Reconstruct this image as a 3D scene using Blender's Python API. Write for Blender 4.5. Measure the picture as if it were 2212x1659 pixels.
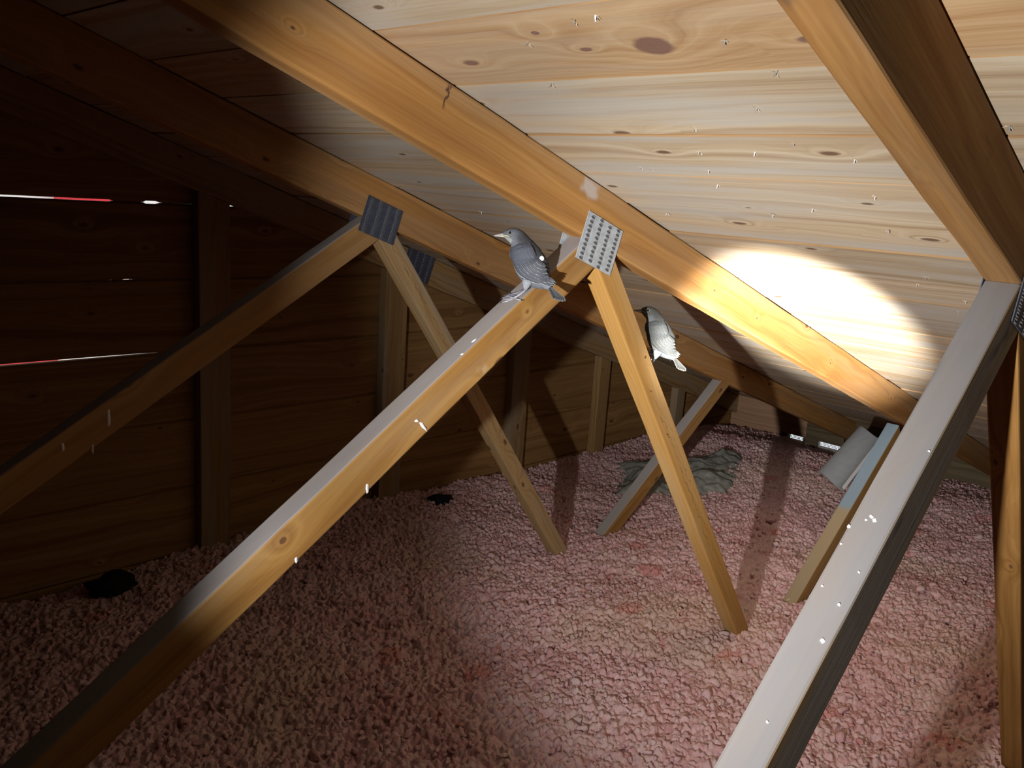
import bpy, bmesh, math, random
import numpy as np
from mathutils import Vector, Matrix

C = bpy.context.scene.collection
SC = bpy.context.scene
for o in list(bpy.data.objects):
    bpy.data.objects.remove(o)
random.seed(7)
rng = np.random.default_rng(11)

# ------------------------------------------------------------------ camera
# world: X runs down the roof slope (towards the eave), Y along the ridge towards the gable, Z up
cam_d = bpy.data.cameras.new('camera')
cam = bpy.data.objects.new('camera', cam_d)
C.objects.link(cam)
CR = Vector((0.6960, -0.7146, 0.0703)); CU = Vector((0.1066, 0.1997, 0.9741)); CF = Vector((0.7101, 0.6705, -0.2151))
cam.matrix_world = Matrix(((CR.x, CU.x, -CF.x, 0), (CR.y, CU.y, -CF.y, 0), (CR.z, CU.z, -CF.z, 0), (0, 0, 0, 1)))
cam_d.sensor_width = 36.0
cam_d.lens = 29.845
cam_d.clip_start = 0.01
SC.camera = cam

# ------------------------------------------------------------------ world (daylight outside the attic)
wd = bpy.data.worlds.new('World'); SC.world = wd; wd.use_nodes = True
bg = wd.node_tree.nodes['Background']
bg.inputs[0].default_value = (0.86, 0.93, 1.0, 1); bg.inputs[1].default_value = 1.6

# ------------------------------------------------------------------ the torch that lights the attic
TORCH = Vector((-0.335, 0.207, -0.272)); AIM = Vector((1.725, 0.805, -0.248))
def spot(name, power, size_deg, blend, color, radius=0.012, aim=AIM):
    l = bpy.data.lights.new(name, 'SPOT'); l.energy = power; l.spot_size = math.radians(size_deg); l.spot_blend = blend
    l.color = color; l.shadow_soft_size = radius
    o = bpy.data.objects.new(name, l); C.objects.link(o)
    o.location = TORCH; o.rotation_euler = (aim - TORCH).to_track_quat('-Z', 'Y').to_euler()
    return o
# one torch: hot centre, bright middle of the beam, wide dim spill
spot('torch_spill', 86.0, 62, 0.38, (1.0, 0.985, 0.96), aim=Vector((1.725, 0.815, -0.180)))
spot('torch_beam', 150.0, 42, 1.0, (1.0, 0.985, 0.95))
spot('torch_core', 2500.0, 13.6, 0.60, (1.0, 0.97, 0.91))

SC.view_settings.view_transform = 'Standard'; SC.view_settings.look = 'None'
SC.view_settings.exposure = 0.0; SC.view_settings.gamma = 1.0; SC.view_settings.use_curve_mapping = False

# ------------------------------------------------------------------ geometry constants
S = math.atan(1 / 3); CS, SN = math.cos(S), math.sin(S)
H = 0.3812            # distance of the roof boards' underside from the camera, along the roof normal
DEP = 0.0887          # rafter depth
YA, YB, YC, YD = 0.2734, 0.9078, 1.5422, 2.176
T2 = 0.019            # half thickness of the lumber
RIDGE_X = -0.9
FZ = -1.04            # insulation level
NR = Vector((SN, 0, CS)); DR = Vector((CS, 0, -SN))
def roof_pt(t, y, h=H):   # t along the slope, y along the ridge, h along the roof normal
    return DR * t + NR * h + Vector((0, y, 0))

# ------------------------------------------------------------------ helpers
def setp(o, label=None, cat=None, group=None, kind=None):
    if label: o['label'] = label
    if cat: o['category'] = cat
    if group: o['group'] = group
    if kind: o['kind'] = kind
    return o
def empty(name, loc=(0, 0, 0)):
    o = bpy.data.objects.new(name, None); C.objects.link(o); o.location = loc; o.empty_display_size = 0.05
    return o
WORLD = {}
def mat_world(o):
    return WORLD.get(o.name, Matrix.Translation(o.location) if o.parent is None else o.matrix_local)
def link(name, me, mw, parent=None, mats=()):
    o = bpy.data.objects.new(name, me); C.objects.link(o)
    for m in mats:
        if m and m.name not in [x.name for x in me.materials if x]: me.materials.append(m)
    WORLD[o.name] = mw.copy()
    if parent is not None:
        o.parent = parent
        o.matrix_basis = mat_world(parent).inverted() @ mw
    else:
        o.matrix_basis = mw
    return o
def bm_obj(name, bm, mw, mat, parent=None, smooth=False):
    me = bpy.data.meshes.new(name); bm.normal_update(); bm.to_mesh(me); bm.free()
    if smooth:
        for p in me.polygons: p.use_smooth = True
    return link(name, me, mw, parent, [mat] if not isinstance(mat, (list, tuple)) else mat)
def py_obj(name, verts, faces, mw, mat, parent=None, smooth=False, colors=None):
    me = bpy.data.meshes.new(name); me.from_pydata([tuple(v) for v in verts], [], faces); me.update()
    if smooth:
        for p in me.polygons: p.use_smooth = True
    if colors is not None:
        a = me.color_attributes.new('tint', 'FLOAT_COLOR', 'POINT')
        a.data.foreach_set('color', np.asarray(colors, dtype=np.float32).ravel())
    return link(name, me, mw, parent, [mat] if not isinstance(mat, (list, tuple)) else mat)
def frame(a, b, zhint):
    a, b = Vector(a), Vector(b)
    x = (b - a).normalized(); y = Vector(zhint).cross(x).normalized(); z = x.cross(y)
    return Matrix(((x.x, y.x, z.x, a.x), (x.y, y.y, z.y, a.y), (x.z, y.z, z.z, a.z), (0, 0, 0, 1))), (b - a).length
def lumber_bm(L, w, t, seed=0, ease=0.003, wob=0.0007, n=None):
    """square sawn timber, eased edges, slightly uneven: X length, Y thickness t, Z width w; x from 0"""
    r = np.random.default_rng(seed)
    n = n or max(4, int(L / 0.07))
    cs = []
    for sy, sz, a0 in ((1, 1, 0), (-1, 1, 90), (-1, -1, 180), (1, -1, 270)):
        for k in range(3):
            a = math.radians(a0 + k * 45)
            cs.append((sy * (t / 2 - ease) + ease * math.cos(a), sz * (w / 2 - ease) + ease * math.sin(a)))
    bm = bmesh.new(); rings = []
    dy = np.convolve(r.normal(0, 1, n + 5), np.ones(5) / 5, 'valid') * wob * 1.5
    dz = np.convolve(r.normal(0, 1, n + 5), np.ones(5) / 5, 'valid') * wob * 1.5
    for i in range(n + 1):
        ring = []
        for j, (y, z) in enumerate(cs):
            e = r.normal(0, wob * 0.4)
            ring.append(bm.verts.new((L * i / n, y * (1 + 0) + dy[i] * 0.5, z + dz[i] + e)))
        rings.append(ring)
    m = len(cs)
    for i in range(n):
        for j in range(m):
            bm.faces.new((rings[i][j], rings[i + 1][j], rings[i + 1][(j + 1) % m], rings[i][(j + 1) % m]))
    bm.faces.new(rings[0]); bm.faces.new(list(reversed(rings[-1])))
    bmesh.ops.recalc_face_normals(bm, faces=bm.faces)
    return bm
def cut(bm, mw, p, nrm):
    """remove what lies on the side of the plane the normal points to (world coordinates), cap the cut"""
    inv = mw.inverted(); lp = inv @ Vector(p); ln = (inv.to_3x3() @ Vector(nrm)).normalized()
    g = bmesh.ops.bisect_plane(bm, geom=bm.verts[:] + bm.edges[:] + bm.faces[:], plane_co=lp, plane_no=ln, clear_outer=True)
    ed = [e for e in g['geom_cut'] if isinstance(e, bmesh.types.BMEdge)]
    try: bmesh.ops.contextual_create(bm, geom=ed)
    except Exception: pass
def beam(name, a, b, w, t, mat, parent, cuts=(), seed=0, zhint=(0, 0, 1), **kw):
    mw, L = frame(a, b, zhint)
    bm = lumber_bm(L, w, t, seed, **kw)
    for p, nrm in cuts: cut(bm, mw, p, nrm)
    return bm_obj(name, bm, mw, mat, parent)
def box_bm(x0, x1, y0, y1, z0, z1, bevel=0.0, bm=None):
    own = bm is None
    bm = bm or bmesh.new()
    vs = [bm.verts.new((x, y, z)) for x in (x0, x1) for y in (y0, y1) for z in (z0, z1)]
    fs = [(0, 1, 3, 2), (4, 6, 7, 5), (0, 4, 5, 1), (2, 3, 7, 6), (0, 2, 6, 4), (1, 5, 7, 3)]
    nf = [bm.faces.new([vs[i] for i in f]) for f in fs]
    if bevel:
        ed = list({e for f in nf for e in f.edges})
        bmesh.ops.bevel(bm, geom=ed, offset=bevel, segments=1, affect='EDGES')
    bmesh.ops.recalc_face_normals(bm, faces=bm.faces)
    return bm
I4 = Matrix.Identity(4)

# ------------------------------------------------------------------ materials
class NT:
    def __init__(s, name):
        s.m = bpy.data.materials.new(name); s.m.use_nodes = True; s.t = s.m.node_tree
        s.b = s.t.nodes['Principled BSDF']
    def n(s, typ, **kw):
        x = s.t.nodes.new(typ)
        for k, v in kw.items(): setattr(x, k, v)
        return x
    def l(s, a, b): s.t.links.new(a, b)
    def math(s, op, a, b=None, c=None, clamp=False):
        x = s.n('ShaderNodeMath', operation=op, use_clamp=clamp)
        for i, v in enumerate((a, b, c)):
            if v is None: continue
            if isinstance(v, (int, float)): x.inputs[i].default_value = v
            else: s.l(v, x.inputs[i])
        return x.outputs[0]
    def vmul(s, v, f):
        x = s.n('ShaderNodeVectorMath', operation='MULTIPLY'); s.l(v, x.inputs[0]); x.inputs[1].default_value = f
        return x.outputs[0]
    def noise(s, v, scale=1.0, detail=3, rough=0.55, dim='3D', w=None):
        x = s.n('ShaderNodeTexNoise', noise_dimensions=dim)
        if v is not None: s.l(v, x.inputs['Vector'])
        if w is not None: s.l(w, x.inputs['W'])
        x.inputs['Scale'].default_value = scale; x.inputs['Detail'].default_value = detail; x.inputs['Roughness'].default_value = rough
        return x.outputs['Fac']
    def ramp(s, f, stops):
        x = s.n('ShaderNodeValToRGB'); s.l(f, x.inputs[0]); e = x.color_ramp.elements
        while len(e) < len(stops): e.new(0.5)
        for i, (p, c) in enumerate(stops):
            e[i].position = p; e[i].color = (*c, 1) if len(c) == 3 else c
        return x.outputs[0]
    def step(s, f, a, b):   # smooth 0..1 from a to b
        x = s.n('ShaderNodeMapRange', interpolation_type='SMOOTHSTEP'); s.l(f, x.inputs[0])
        x.inputs[1].default_value = a; x.inputs[2].default_value = b
        return x.outputs[0]
    def mix(s, f, a, b, mode='MIX'):
        x = s.n('ShaderNodeMix', data_type='RGBA', blend_type=mode)
        if isinstance(f, (int, float)): x.inputs[0].default_value = f
        else: s.l(f, x.inputs[0])
        for i, v in ((6, a), (7, b)):
            if isinstance(v, tuple): x.inputs[i].default_value = (*v, 1)
            else: s.l(v, x.inputs[i])
        return x.outputs[2]
    def bump(s, h, strength=0.3, dist=0.002):
        x = s.n('ShaderNodeBump'); x.inputs['Strength'].default_value = strength; x.inputs['Distance'].default_value = dist
        s.l(h, x.inputs['Height']); s.l(x.outputs[0], s.b.inputs['Normal'])
    def out(s, col, rough=0.6, metal=0.0, spec=0.3):
        if isinstance(col, tuple): s.b.inputs['Base Color'].default_value = (*col, 1)
        else: s.l(col, s.b.inputs['Base Color'])
        if isinstance(rough, (int, float)): s.b.inputs['Roughness'].default_value = rough
        else: s.l(rough, s.b.inputs['Roughness'])
        s.b.inputs['Metallic'].default_value = metal
        s.b.inputs['Specular IOR Level'].default_value = spec
        return s.m
def wood(name, light, mid, dark, grey=None, grey_amt=0.5, dust=None, knots=(), auto_knots=True, knot_col=(0.10, 0.045, 0.025), rough=0.7, spec=0.08, ringk=55, blue=None, stain=None, marks=(), tint=(0.73, 0.66, 0.49)):
    light, mid, dark = (tuple(c * t for c, t in zip(v, tint)) for v in (light, mid, dark))
    if grey: grey = tuple(c * t for c, t in zip(grey, (0.72, 0.70, 0.66)))
    if dust: dust = tuple(c * 0.70 for c in dust)
    marks = [(*m[:4], tuple(c * 0.7 for c in m[4]), m[5]) for m in marks]
    k = NT(name)
    tc = k.n('ShaderNodeTexCoord').outputs['Object']
    oi = k.n('ShaderNodeObjectInfo').outputs['Random']
    cx = k.n('ShaderNodeCombineXYZ')
    for i, f in enumerate((17.0, 7.0, 11.0)): k.l(k.math('MULTIPLY', oi, f), cx.inputs[i])
    add = k.n('ShaderNodeVectorMath', operation='ADD'); k.l(tc, add.inputs[0]); k.l(cx.outputs[0], add.inputs[1])
    P = add.outputs[0]
    sp = k.n('ShaderNodeSeparateXYZ'); k.l(P, sp.inputs[0])
    sx = k.n('ShaderNodeSeparateXYZ'); k.l(tc, sx.inputs[0])
    warp = k.noise(k.vmul(P, (1.6, 9, 9)), 1.0, 3, 0.5)
    g = k.math('ADD', k.math('MULTIPLY', sp.outputs[2], 0.8), k.math('MULTIPLY', sp.outputs[1], 1.0))
    g = k.math('ADD', g, k.math('MULTIPLY', warp, 0.09))
    kmask = None; halo = None
    if auto_knots:
        v = k.n('ShaderNodeTexVoronoi', feature='F1', voronoi_dimensions='2D'); v.inputs['Scale'].default_value = 1.0
        cb = k.n('ShaderNodeCombineXYZ'); k.l(k.math('MULTIPLY', sp.outputs[0], 4.2), cb.inputs[0])
        k.l(k.math('MULTIPLY', k.math('ADD', sp.outputs[1], sp.outputs[2]), 8.5), cb.inputs[1]); k.l(cb.outputs[0], v.inputs['Vector'])
        sc = k.n('ShaderNodeSeparateColor'); k.l(v.outputs['Color'], sc.inputs[0])
        gate = k.math('GREATER_THAN', sc.outputs[0], 0.45)
        size = k.math('MULTIPLY_ADD', sc.outputs[1], 0.045, 0.022)
        d = k.math('ADD', v.outputs['Distance'], k.math('MULTIPLY', k.noise(k.vmul(P, (40, 60, 60)), 1, 2), 0.03))
        r = k.math('DIVIDE', d, size)
        kmask = k.math('MULTIPLY', k.math('SUBTRACT', 1.0, k.step(r, 0.8, 1.4)), gate)
        halo = k.math('MULTIPLY', k.math('POWER', 2.718, k.math('MULTIPLY', r, -0.55)), gate)
        g = k.math('ADD', g, k.math('MULTIPLY', halo, 0.10))
    for (kx, ky, kz, rx, rr) in knots:
        sb = k.n('ShaderNodeVectorMath', operation='SUBTRACT'); k.l(tc, sb.inputs[0]); sb.inputs[1].default_value = (kx, ky, kz)
        ln = k.n('ShaderNodeVectorMath', operation='LENGTH'); k.l(k.vmul(sb.outputs[0], (1 / rx, 1 / rr, 1 / rr)), ln.inputs[0])
        r = k.math('ADD', ln.outputs['Value'], k.math('MULTIPLY', k.noise(k.vmul(P, (60, 90, 90)), 1, 2), 0.3))
        km = k.math('SUBTRACT', 1.0, k.step(r, 0.95, 1.35))
        hl = k.math('POWER', 2.718, k.math('MULTIPLY', r, -0.45))
        g = k.math('ADD', g, k.math('MULTIPLY', hl, 0.12))
        kmask = km if kmask is None else k.math('MAXIMUM', kmask, km)
        halo = hl if halo is None else k.math('MAXIMUM', halo, hl)
    ring = k.noise(None, 1.0, 4, 0.62, '1D', k.math('MULTIPLY', g, ringk))
    fine = k.noise(k.vmul(P, (5, 260, 260)), 1.0, 3, 0.6)
    f = k.math('ADD', k.math('MULTIPLY', ring, 0.72), k.math('MULTIPLY', fine, 0.28))
    col = k.ramp(f, [(0.30, dark), (0.50, mid), (0.68, light)])
    tone = k.math('MULTIPLY_ADD', oi, 0.30, 0.84)
    hv = k.n('ShaderNodeHueSaturation'); k.l(col, hv.inputs['Color']); k.l(tone, hv.inputs['Value']); col = hv.outputs[0]
    if grey:
        gm = k.step(k.noise(k.vmul(P, (1.3, 14, 14)), 1.0, 4, 0.6), 0.42, 0.62)
        col = k.mix(k.math('MULTIPLY', gm, grey_amt), col, grey)
    if kmask is not None:
        col = k.mix(k.math('MULTIPLY', halo, 0.30, clamp=True), col, tuple(c * 1.25 for c in light))
        col = k.mix(k.math('MULTIPLY', kmask, 0.85), col, knot_col)
    if stain:
        sm = k.step(k.noise(k.vmul(P, (4, 12, 12)), 1.0, 4, 0.65), 0.58, 0.70)
        col = k.mix(k.math('MULTIPLY', sm, 0.75), col, stain)
    for (x0, x1, z0, z1, mc, amt) in marks:   # painted marks / smears with a place of their own on the timber
        nn = k.math('MULTIPLY', k.math('SUBTRACT', k.noise(k.vmul(tc, (40, 40, 40)), 1, 4), 0.5), 0.03)
        X = k.math('ADD', sx.outputs[0], nn); Z = k.math('ADD', sx.outputs[2], nn)
        e = min(0.006, (x1 - x0) * 0.4); ez = min(0.006, (z1 - z0) * 0.4)
        mm = k.math('MULTIPLY', k.math('MULTIPLY', k.step(X, x0 - e, x0 + e), k.math('SUBTRACT', 1.0, k.step(X, x1 - e, x1 + e))),
                    k.math('MULTIPLY', k.step(Z, z0 - ez, z0 + ez), k.math('SUBTRACT', 1.0, k.step(Z, z1 - ez, z1 + ez))))
        col = k.mix(k.math('MULTIPLY', mm, amt), col, mc)
    if dust or blue:
        ge = k.n('ShaderNodeNewGeometry'); sn = k.n('ShaderNodeSeparateXYZ'); k.l(ge.outputs['Normal'], sn.inputs[0])
        up = k.step(sn.outputs[2], 0.3, 0.55)
    if dust:
        dn = k.math('MULTIPLY_ADD', k.noise(k.vmul(P, (9, 30, 30)), 1.0, 4), 0.35, 0.68, clamp=True)
        col = k.mix(k.math('MULTIPLY', up, dn), col, dust)
    if blue:
        bc, x0, x1 = blue
        bn = k.math('ADD', sx.outputs[0], k.math('MULTIPLY', k.noise(k.vmul(P, (20, 40, 40)), 1.0, 3), 0.08))
        bmk = k.math('MULTIPLY', k.step(bn, x0, x0 + 0.03), k.math('SUBTRACT', 1.0, k.step(bn, x1, x1 + 0.03)))
        col = k.mix(k.math('MULTIPLY', k.math('MULTIPLY', up, bmk), 0.9), col, bc)
    k.bump(k.math('ADD', k.math('MULTIPLY', ring, 0.5), k.math('MULTIPLY', fine, 0.5)), 0.25, 0.0012)
    return k.out(col, rough, 0, spec)

PINE_RAFTER = wood('pine_rafter', (0.60, 0.36, 0.17), (0.47, 0.255, 0.105), (0.32, 0.155, 0.06), grey=(0.46, 0.33, 0.21), grey_amt=0.35, ringk=45)
DUST = (0.45, 0.44, 0.455)
PINE_WEB = wood('pine_web', (0.62, 0.39, 0.18), (0.50, 0.29, 0.12), (0.34, 0.17, 0.06), grey=(0.52, 0.38, 0.24), grey_amt=0.3, dust=DUST, ringk=40)
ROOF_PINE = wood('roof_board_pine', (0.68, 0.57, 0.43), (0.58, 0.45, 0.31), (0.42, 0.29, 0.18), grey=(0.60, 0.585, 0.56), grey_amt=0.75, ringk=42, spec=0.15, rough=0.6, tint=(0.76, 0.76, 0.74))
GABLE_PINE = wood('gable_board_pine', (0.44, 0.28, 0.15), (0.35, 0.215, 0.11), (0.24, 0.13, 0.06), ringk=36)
STUD_PINE = wood('gable_stud_pine', (0.50, 0.35, 0.20), (0.40, 0.27, 0.15), (0.28, 0.17, 0.09), grey=(0.40, 0.36, 0.31), grey_amt=0.5)
def plain(name, col, rough=0.6, metal=0.0, spec=0.3, var=0.0, scale=60, bumpd=0.0):
    k = NT(name)
    c = col
    if var:
        tc = k.n('ShaderNodeTexCoord').outputs['Object']
        nz = k.noise(tc, scale, 4, 0.6)
        c = k.ramp(nz, [(0.3, tuple(x * (1 - var) for x in col)), (0.7, tuple(min(1, x * (1 + var)) for x in col))])
        if bumpd: k.bump(nz, 0.6, bumpd)
    return k.out(c, rough, metal, spec)
ZINC = plain('zinc_steel', (0.44, 0.49, 0.55), 0.5, 0.3, 0.5, 0.22, 90)
ZINC_DARK = plain('tarnished_zinc_steel', (0.075, 0.085, 0.125), 0.5, 0.3, 0.4, 0.25, 90)
ZINC_TOOTH = plain('zinc_tooth_edge', (0.555, 0.570, 0.592), 0.30, 0.8, 0.5)
HOLE = plain('punched_hole_dark', (0.074, 0.081, 0.096), 0.8)
DROP = plain('white_dropping', (0.680, 0.680, 0.697), 0.7, 0, 0.2, 0.12, 200)
FELT = plain('black_roof_felt', (0.02, 0.018, 0.016), 0.95, 0, 0.1, 0.3, 20)
NAIL = plain('nail_steel', (0.55, 0.55, 0.55), 0.4, 0.8)
SPLINTER = plain('pale_wood_splinter', (0.533, 0.459, 0.355), 0.7, 0, 0.2, 0.2, 150)
FOAM = plain('grey_foam_baffle', (0.296, 0.333, 0.385), 0.65, 0, 0.25, 0.08, 40)
FOAM_EDGE = plain('lit_foam_edge', (0.518, 0.548, 0.577), 0.7)  # edge faces lighter than the foam: light on the edge put into the colour
BATT = plain('grey_fibre_batt', (0.311, 0.318, 0.296), 0.95, 0, 0.05, 0.35, 30, 0.01)
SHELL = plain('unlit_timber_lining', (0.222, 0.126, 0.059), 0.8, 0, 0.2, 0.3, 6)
GYPSUM = plain('gypsum_board', (0.55, 0.53, 0.50), 0.9)
DEBRIS = plain('black_debris', (0.015, 0.015, 0.017), 0.95, 0, 0.05, 0.4, 60)
PALE_WALL = plain('outdoor_pale_siding', (0.78, 0.74, 0.68), 0.8, 0, 0.2, 0.1, 3)
RED_TRIM = plain('outdoor_red_boards', (0.62, 0.03, 0.04), 0.6, 0, 0.3, 0.15, 8)
SCREEN = plain('soffit_screen_metal', (0.50, 0.52, 0.55), 0.6, 0.3)

# ------------------------------------------------------------------ the setting: shell
def slab(name, x0, x1, y0, y1, z0, z1, mat, parent=None, kind=None):
    o = bm_obj(name, box_bm(x0, x1, y0, y1, z0, z1), I4, mat, parent)
    if kind: o['kind'] = kind
    return o
YN, YF = -2.4, 2.195
floor = slab('floor', -6.0, 4.25, YN, 2.26, -1.36, -1.30, GYPSUM, kind='structure')
slab('wall_near', -6.0, 4.6, YN - 0.06, YN, -1.36, 0.9, SHELL, kind='structure')
slab('wall_left', -6.06, -6.0, YN, 2.26, -1.36, -0.6, SHELL, kind='structure')

# roof: right slope boarded, one object per board; felt above
ceiling = setp(empty('ceiling', tuple(roof_pt(1.0, 0))), kind='structure')
edges = [0.566, 0.708, 0.861, 0.999, 1.137, 1.278]
while edges[-1] < 4.75: edges.append(edges[-1] + 0.1425)
up = [0.566]
while up[-1] > -0.9: up.append(up[-1] - 0.1435)
edges = sorted(set(up[1:] + edges))
nails = {}
for (t, y) in [(.716,.432),(.881,.482),(.973,.646),(1.264,1.375),(1.105,.548),(.717,.727),(.624,.686),(.588,.565),(.594,.596),(.911,.626),
               (.910,.546),(1.098,1.088),(.974,.759),(.976,.740),(1.028,.660),(1.143,.625),(.925,.426),(1.042,.440),(1.176,.836),(1.177,.464),
               (1.397,.472),(1.447,.500),(.840,.249),(.652,.456),(.791,.488),(.844,.596),(1.02,.20),(.93,.21),(1.33,.93),(1.21,1.12),(1.52,.44),(1.60,.47)]:
    nails.setdefault(max(i for i, e in enumerate(edges[:-1]) if e <= t), []).append((t, y))
def board_bm(L, w, th, r):
    bm = bmesh.new(); n = max(6, int(L / 0.12)); ch = 0.0016
    prof = [(-w / 2, th), (-w / 2, ch), (-w / 2 + ch * 0.7, 0), (w / 2 - ch * 0.7, 0), (w / 2, ch), (w / 2, th)]
    cup = r.normal(0, 0.0009); rings = []
    ej = [np.convolve(r.normal(0, 1, n + 7), np.ones(7) / 7, 'valid') * 0.0014 for _ in range(2)]
    for i in range(n + 1):
        ring = []
        for (p, z) in prof:
            e = ej[0][i] if p < 0 else ej[1][i]
            ring.append(bm.verts.new((L * i / n, p + e * (1 if abs(p) > w / 4 else 0), z + cup * (1 - (2 * p / w) ** 2))))
        rings.append(ring)
    m = len(prof)
    for i in range(n):
        for j in range(m): bm.faces.new((rings[i][j], rings[i + 1][j], rings[i + 1][(j + 1) % m], rings[i][(j + 1) % m]))
    bm.faces.new(rings[0]); bm.faces.new(list(reversed(rings[-1])))
    bmesh.ops.recalc_face_normals(bm, faces=bm.faces)
    return bm
BOARD_EDGE = wood('roof_board_edge', (0.52, 0.34, 0.19), (0.42, 0.26, 0.14), (0.30, 0.17, 0.09), auto_knots=False, tint=(0.68, 0.66, 0.60))
def nail_tip(parent, pos, nrm, r):
    bm = bmesh.new()
    bmesh.ops.create_cone(bm, cap_ends=True, segments=6, radius1=0.0015, radius2=0.0004, depth=0.006, matrix=Matrix.Translation((0, 0, 0.003)))
    q = nrm.to_track_quat('Z', 'Y'); tilt = Matrix.Rotation(r.normal(0, 0.35), 4, 'X')
    o = bm_obj('nail', bm, Matrix.Translation(pos) @ q.to_matrix().to_4x4() @ tilt, NAIL, parent)
    bm = bmesh.new()
    for i in range(4):
        a = r.uniform(0, 6.28); l = r.uniform(0.005, 0.011); w = 0.0013
        d = Vector((math.cos(a) * 0.55, math.sin(a), 0)); p = Vector((-d.y, d.x, 0)) * w
        v = [bm.verts.new(d * 0.001 + p), bm.verts.new(d * 0.001 - p), bm.verts.new(d * l + Vector((0, 0, r.uniform(0.001, 0.003)))), bm.verts.new(d * l * 0.6)]
        bm.faces.new((v[0], v[1], v[2])); bm.faces.new((v[0], v[2], v[3])); bm.faces.new((v[1], v[3], v[2])); bm.faces.new((v[0], v[3], v[1]))
    o2 = bm_obj('splinter', bm, Matrix.Translation(pos) @ q.to_matrix().to_4x4(), SPLINTER, parent)
for i in range(len(edges) - 1):
    t0, t1 = edges[i], edges[i + 1]
    w = t1 - t0 - 0.0022
    r = np.random.default_rng(100 + i)
    joints = [YN]
    if i % 3 == 1: joints.append(YB + 0.002)
    if i % 4 == 2: joints.append(YC)
    if i % 5 == 3: joints.append(YA)
    joints = sorted(joints) + [2.26]
    for a, b in zip(joints[:-1], joints[1:]):
        org = roof_pt((t0 + t1) / 2 + r.normal(0, 0.0006), a + 0.0008, H + abs(r.normal(0, 0.0012)))
        mw = Matrix(((0, -DR.x, NR.x, org.x), (1, 0, 0, org.y), (0, -DR.z, NR.z, org.z), (0, 0, 0, 1)))
        mat = ROOF_PINE
        if abs((t0 + t1) / 2 - 0.637) < 0.02 and a < 0.53 < b:
            mat = wood('roof_board_pine_knotty', (0.66, 0.50, 0.33), (0.55, 0.37, 0.21), (0.40, 0.23, 0.11), grey=(0.58, 0.50, 0.42), grey_amt=0.35, ringk=30,
                       knots=[(0.5356 - a, -0.014, 0.0, 0.022, 0.017), (0.66 - a, 0.03, 0, 0.006, 0.004), (0.62 - a, -0.01, 0, 0.008, 0.004)], knot_col=(0.17, 0.09, 0.075), spec=0.15, rough=0.6, tint=(0.74, 0.70, 0.64))
        o = bm_obj('board', board_bm(b - a - 0.0016, w, 0.019, r), mw, [mat, BOARD_EDGE], ceiling)
        for p_ in o.data.polygons:
            if abs(p_.normal.y) > 0.35: p_.material_index = 1
        for (t, y) in nails.get(i, []):
            if a < y < b: nail_tip(o, roof_pt(t, y, H + 0.001), -NR, r)
mwf, Lf = frame(roof_pt(-1.05, YN - 0.06, H + 0.034), roof_pt(4.9, YN - 0.06, H + 0.034), NR)
bmf = box_bm(0, Lf, -(2.26 - YN + 0.12), 0.0, -0.008, 0.008)
if (mwf @ Vector((0, -1, 0))).y < mwf.translation.y:
    bmf.free(); bmf = box_bm(0, Lf, 0, 2.26 - YN + 0.12, -0.008, 0.008)
bm_obj('roof_felt', bmf, mwf, FELT, ceiling)
# left slope, out of the picture
rz = (H + 0.0 - RIDGE_X * SN) / CS
pl = Vector((RIDGE_X, 0, rz)); DL = Vector((-CS, 0, -SN))
mwl, Ll = frame(Vector((RIDGE_X + 0.03, YN - 0.06, rz + 0.03)), Vector((RIDGE_X, YN - 0.06, rz + 0.02)) + DL * 5.5, Vector((-SN, 0, CS)))
bml = box_bm(0, Ll, -(2.26 - YN + 0.12), 0.0, -0.012, 0.012)
if (mwl @ Vector((0, -1, 0))).y < mwl.translation.y:
    bml.free(); bml = box_bm(0, Ll, 0, 2.26 - YN + 0.12, -0.012, 0.012)
bm_obj('roof_deck', bml, mwl, SHELL, ceiling)

# far gable wall: horizontal boards, two of the joints stand open to the daylight
wall_far = setp(empty('wall_far', (1.5, YF, -0.5)), kind='structure')
OPEN = {0: [(-0.6, 0.0005), (0.30, 0.0035), (0.70, 0.0045), (0.845, 0.0050), (0.855, 0.0002), (0.925, 0.0003), (0.932, 0.0075), (0.962, 0.0070), (0.975, 0.0003), (1.03, 0.0004), (1.145, 0.0005), (1.150, 0.0032), (1.195, 0.0030), (1.22, 0.0003), (1.6, 0.0)],
        1: [(0.74, 0.0), (0.835, 0.0003), (0.842, 0.0028), (0.848, 0.0003), (0.868, 0.0003), (0.873, 0.003), (0.890, 0.003), (0.894, 0.0003), (0.899, 0.0028), (0.905, 0.0), (1.0, 0.0)],
        2: [(-0.6, 0.0040), (0.58, 0.0052), (0.80, 0.0048), (0.955, 0.0030), (0.965, 0.0), (1.1, 0.0)]}
def edge_gap(k, x):
    if k not in OPEN: return 0.0
    p = OPEN[k]
    if x <= p[0][0] : return p[0][1]
    return float(np.interp(x, [q[0] for q in p], [q[1] for q in p]))
ztop = lambda k: -0.0793 - 0.1955 * k      # joint k (k=0 the bright upper joint)
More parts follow.
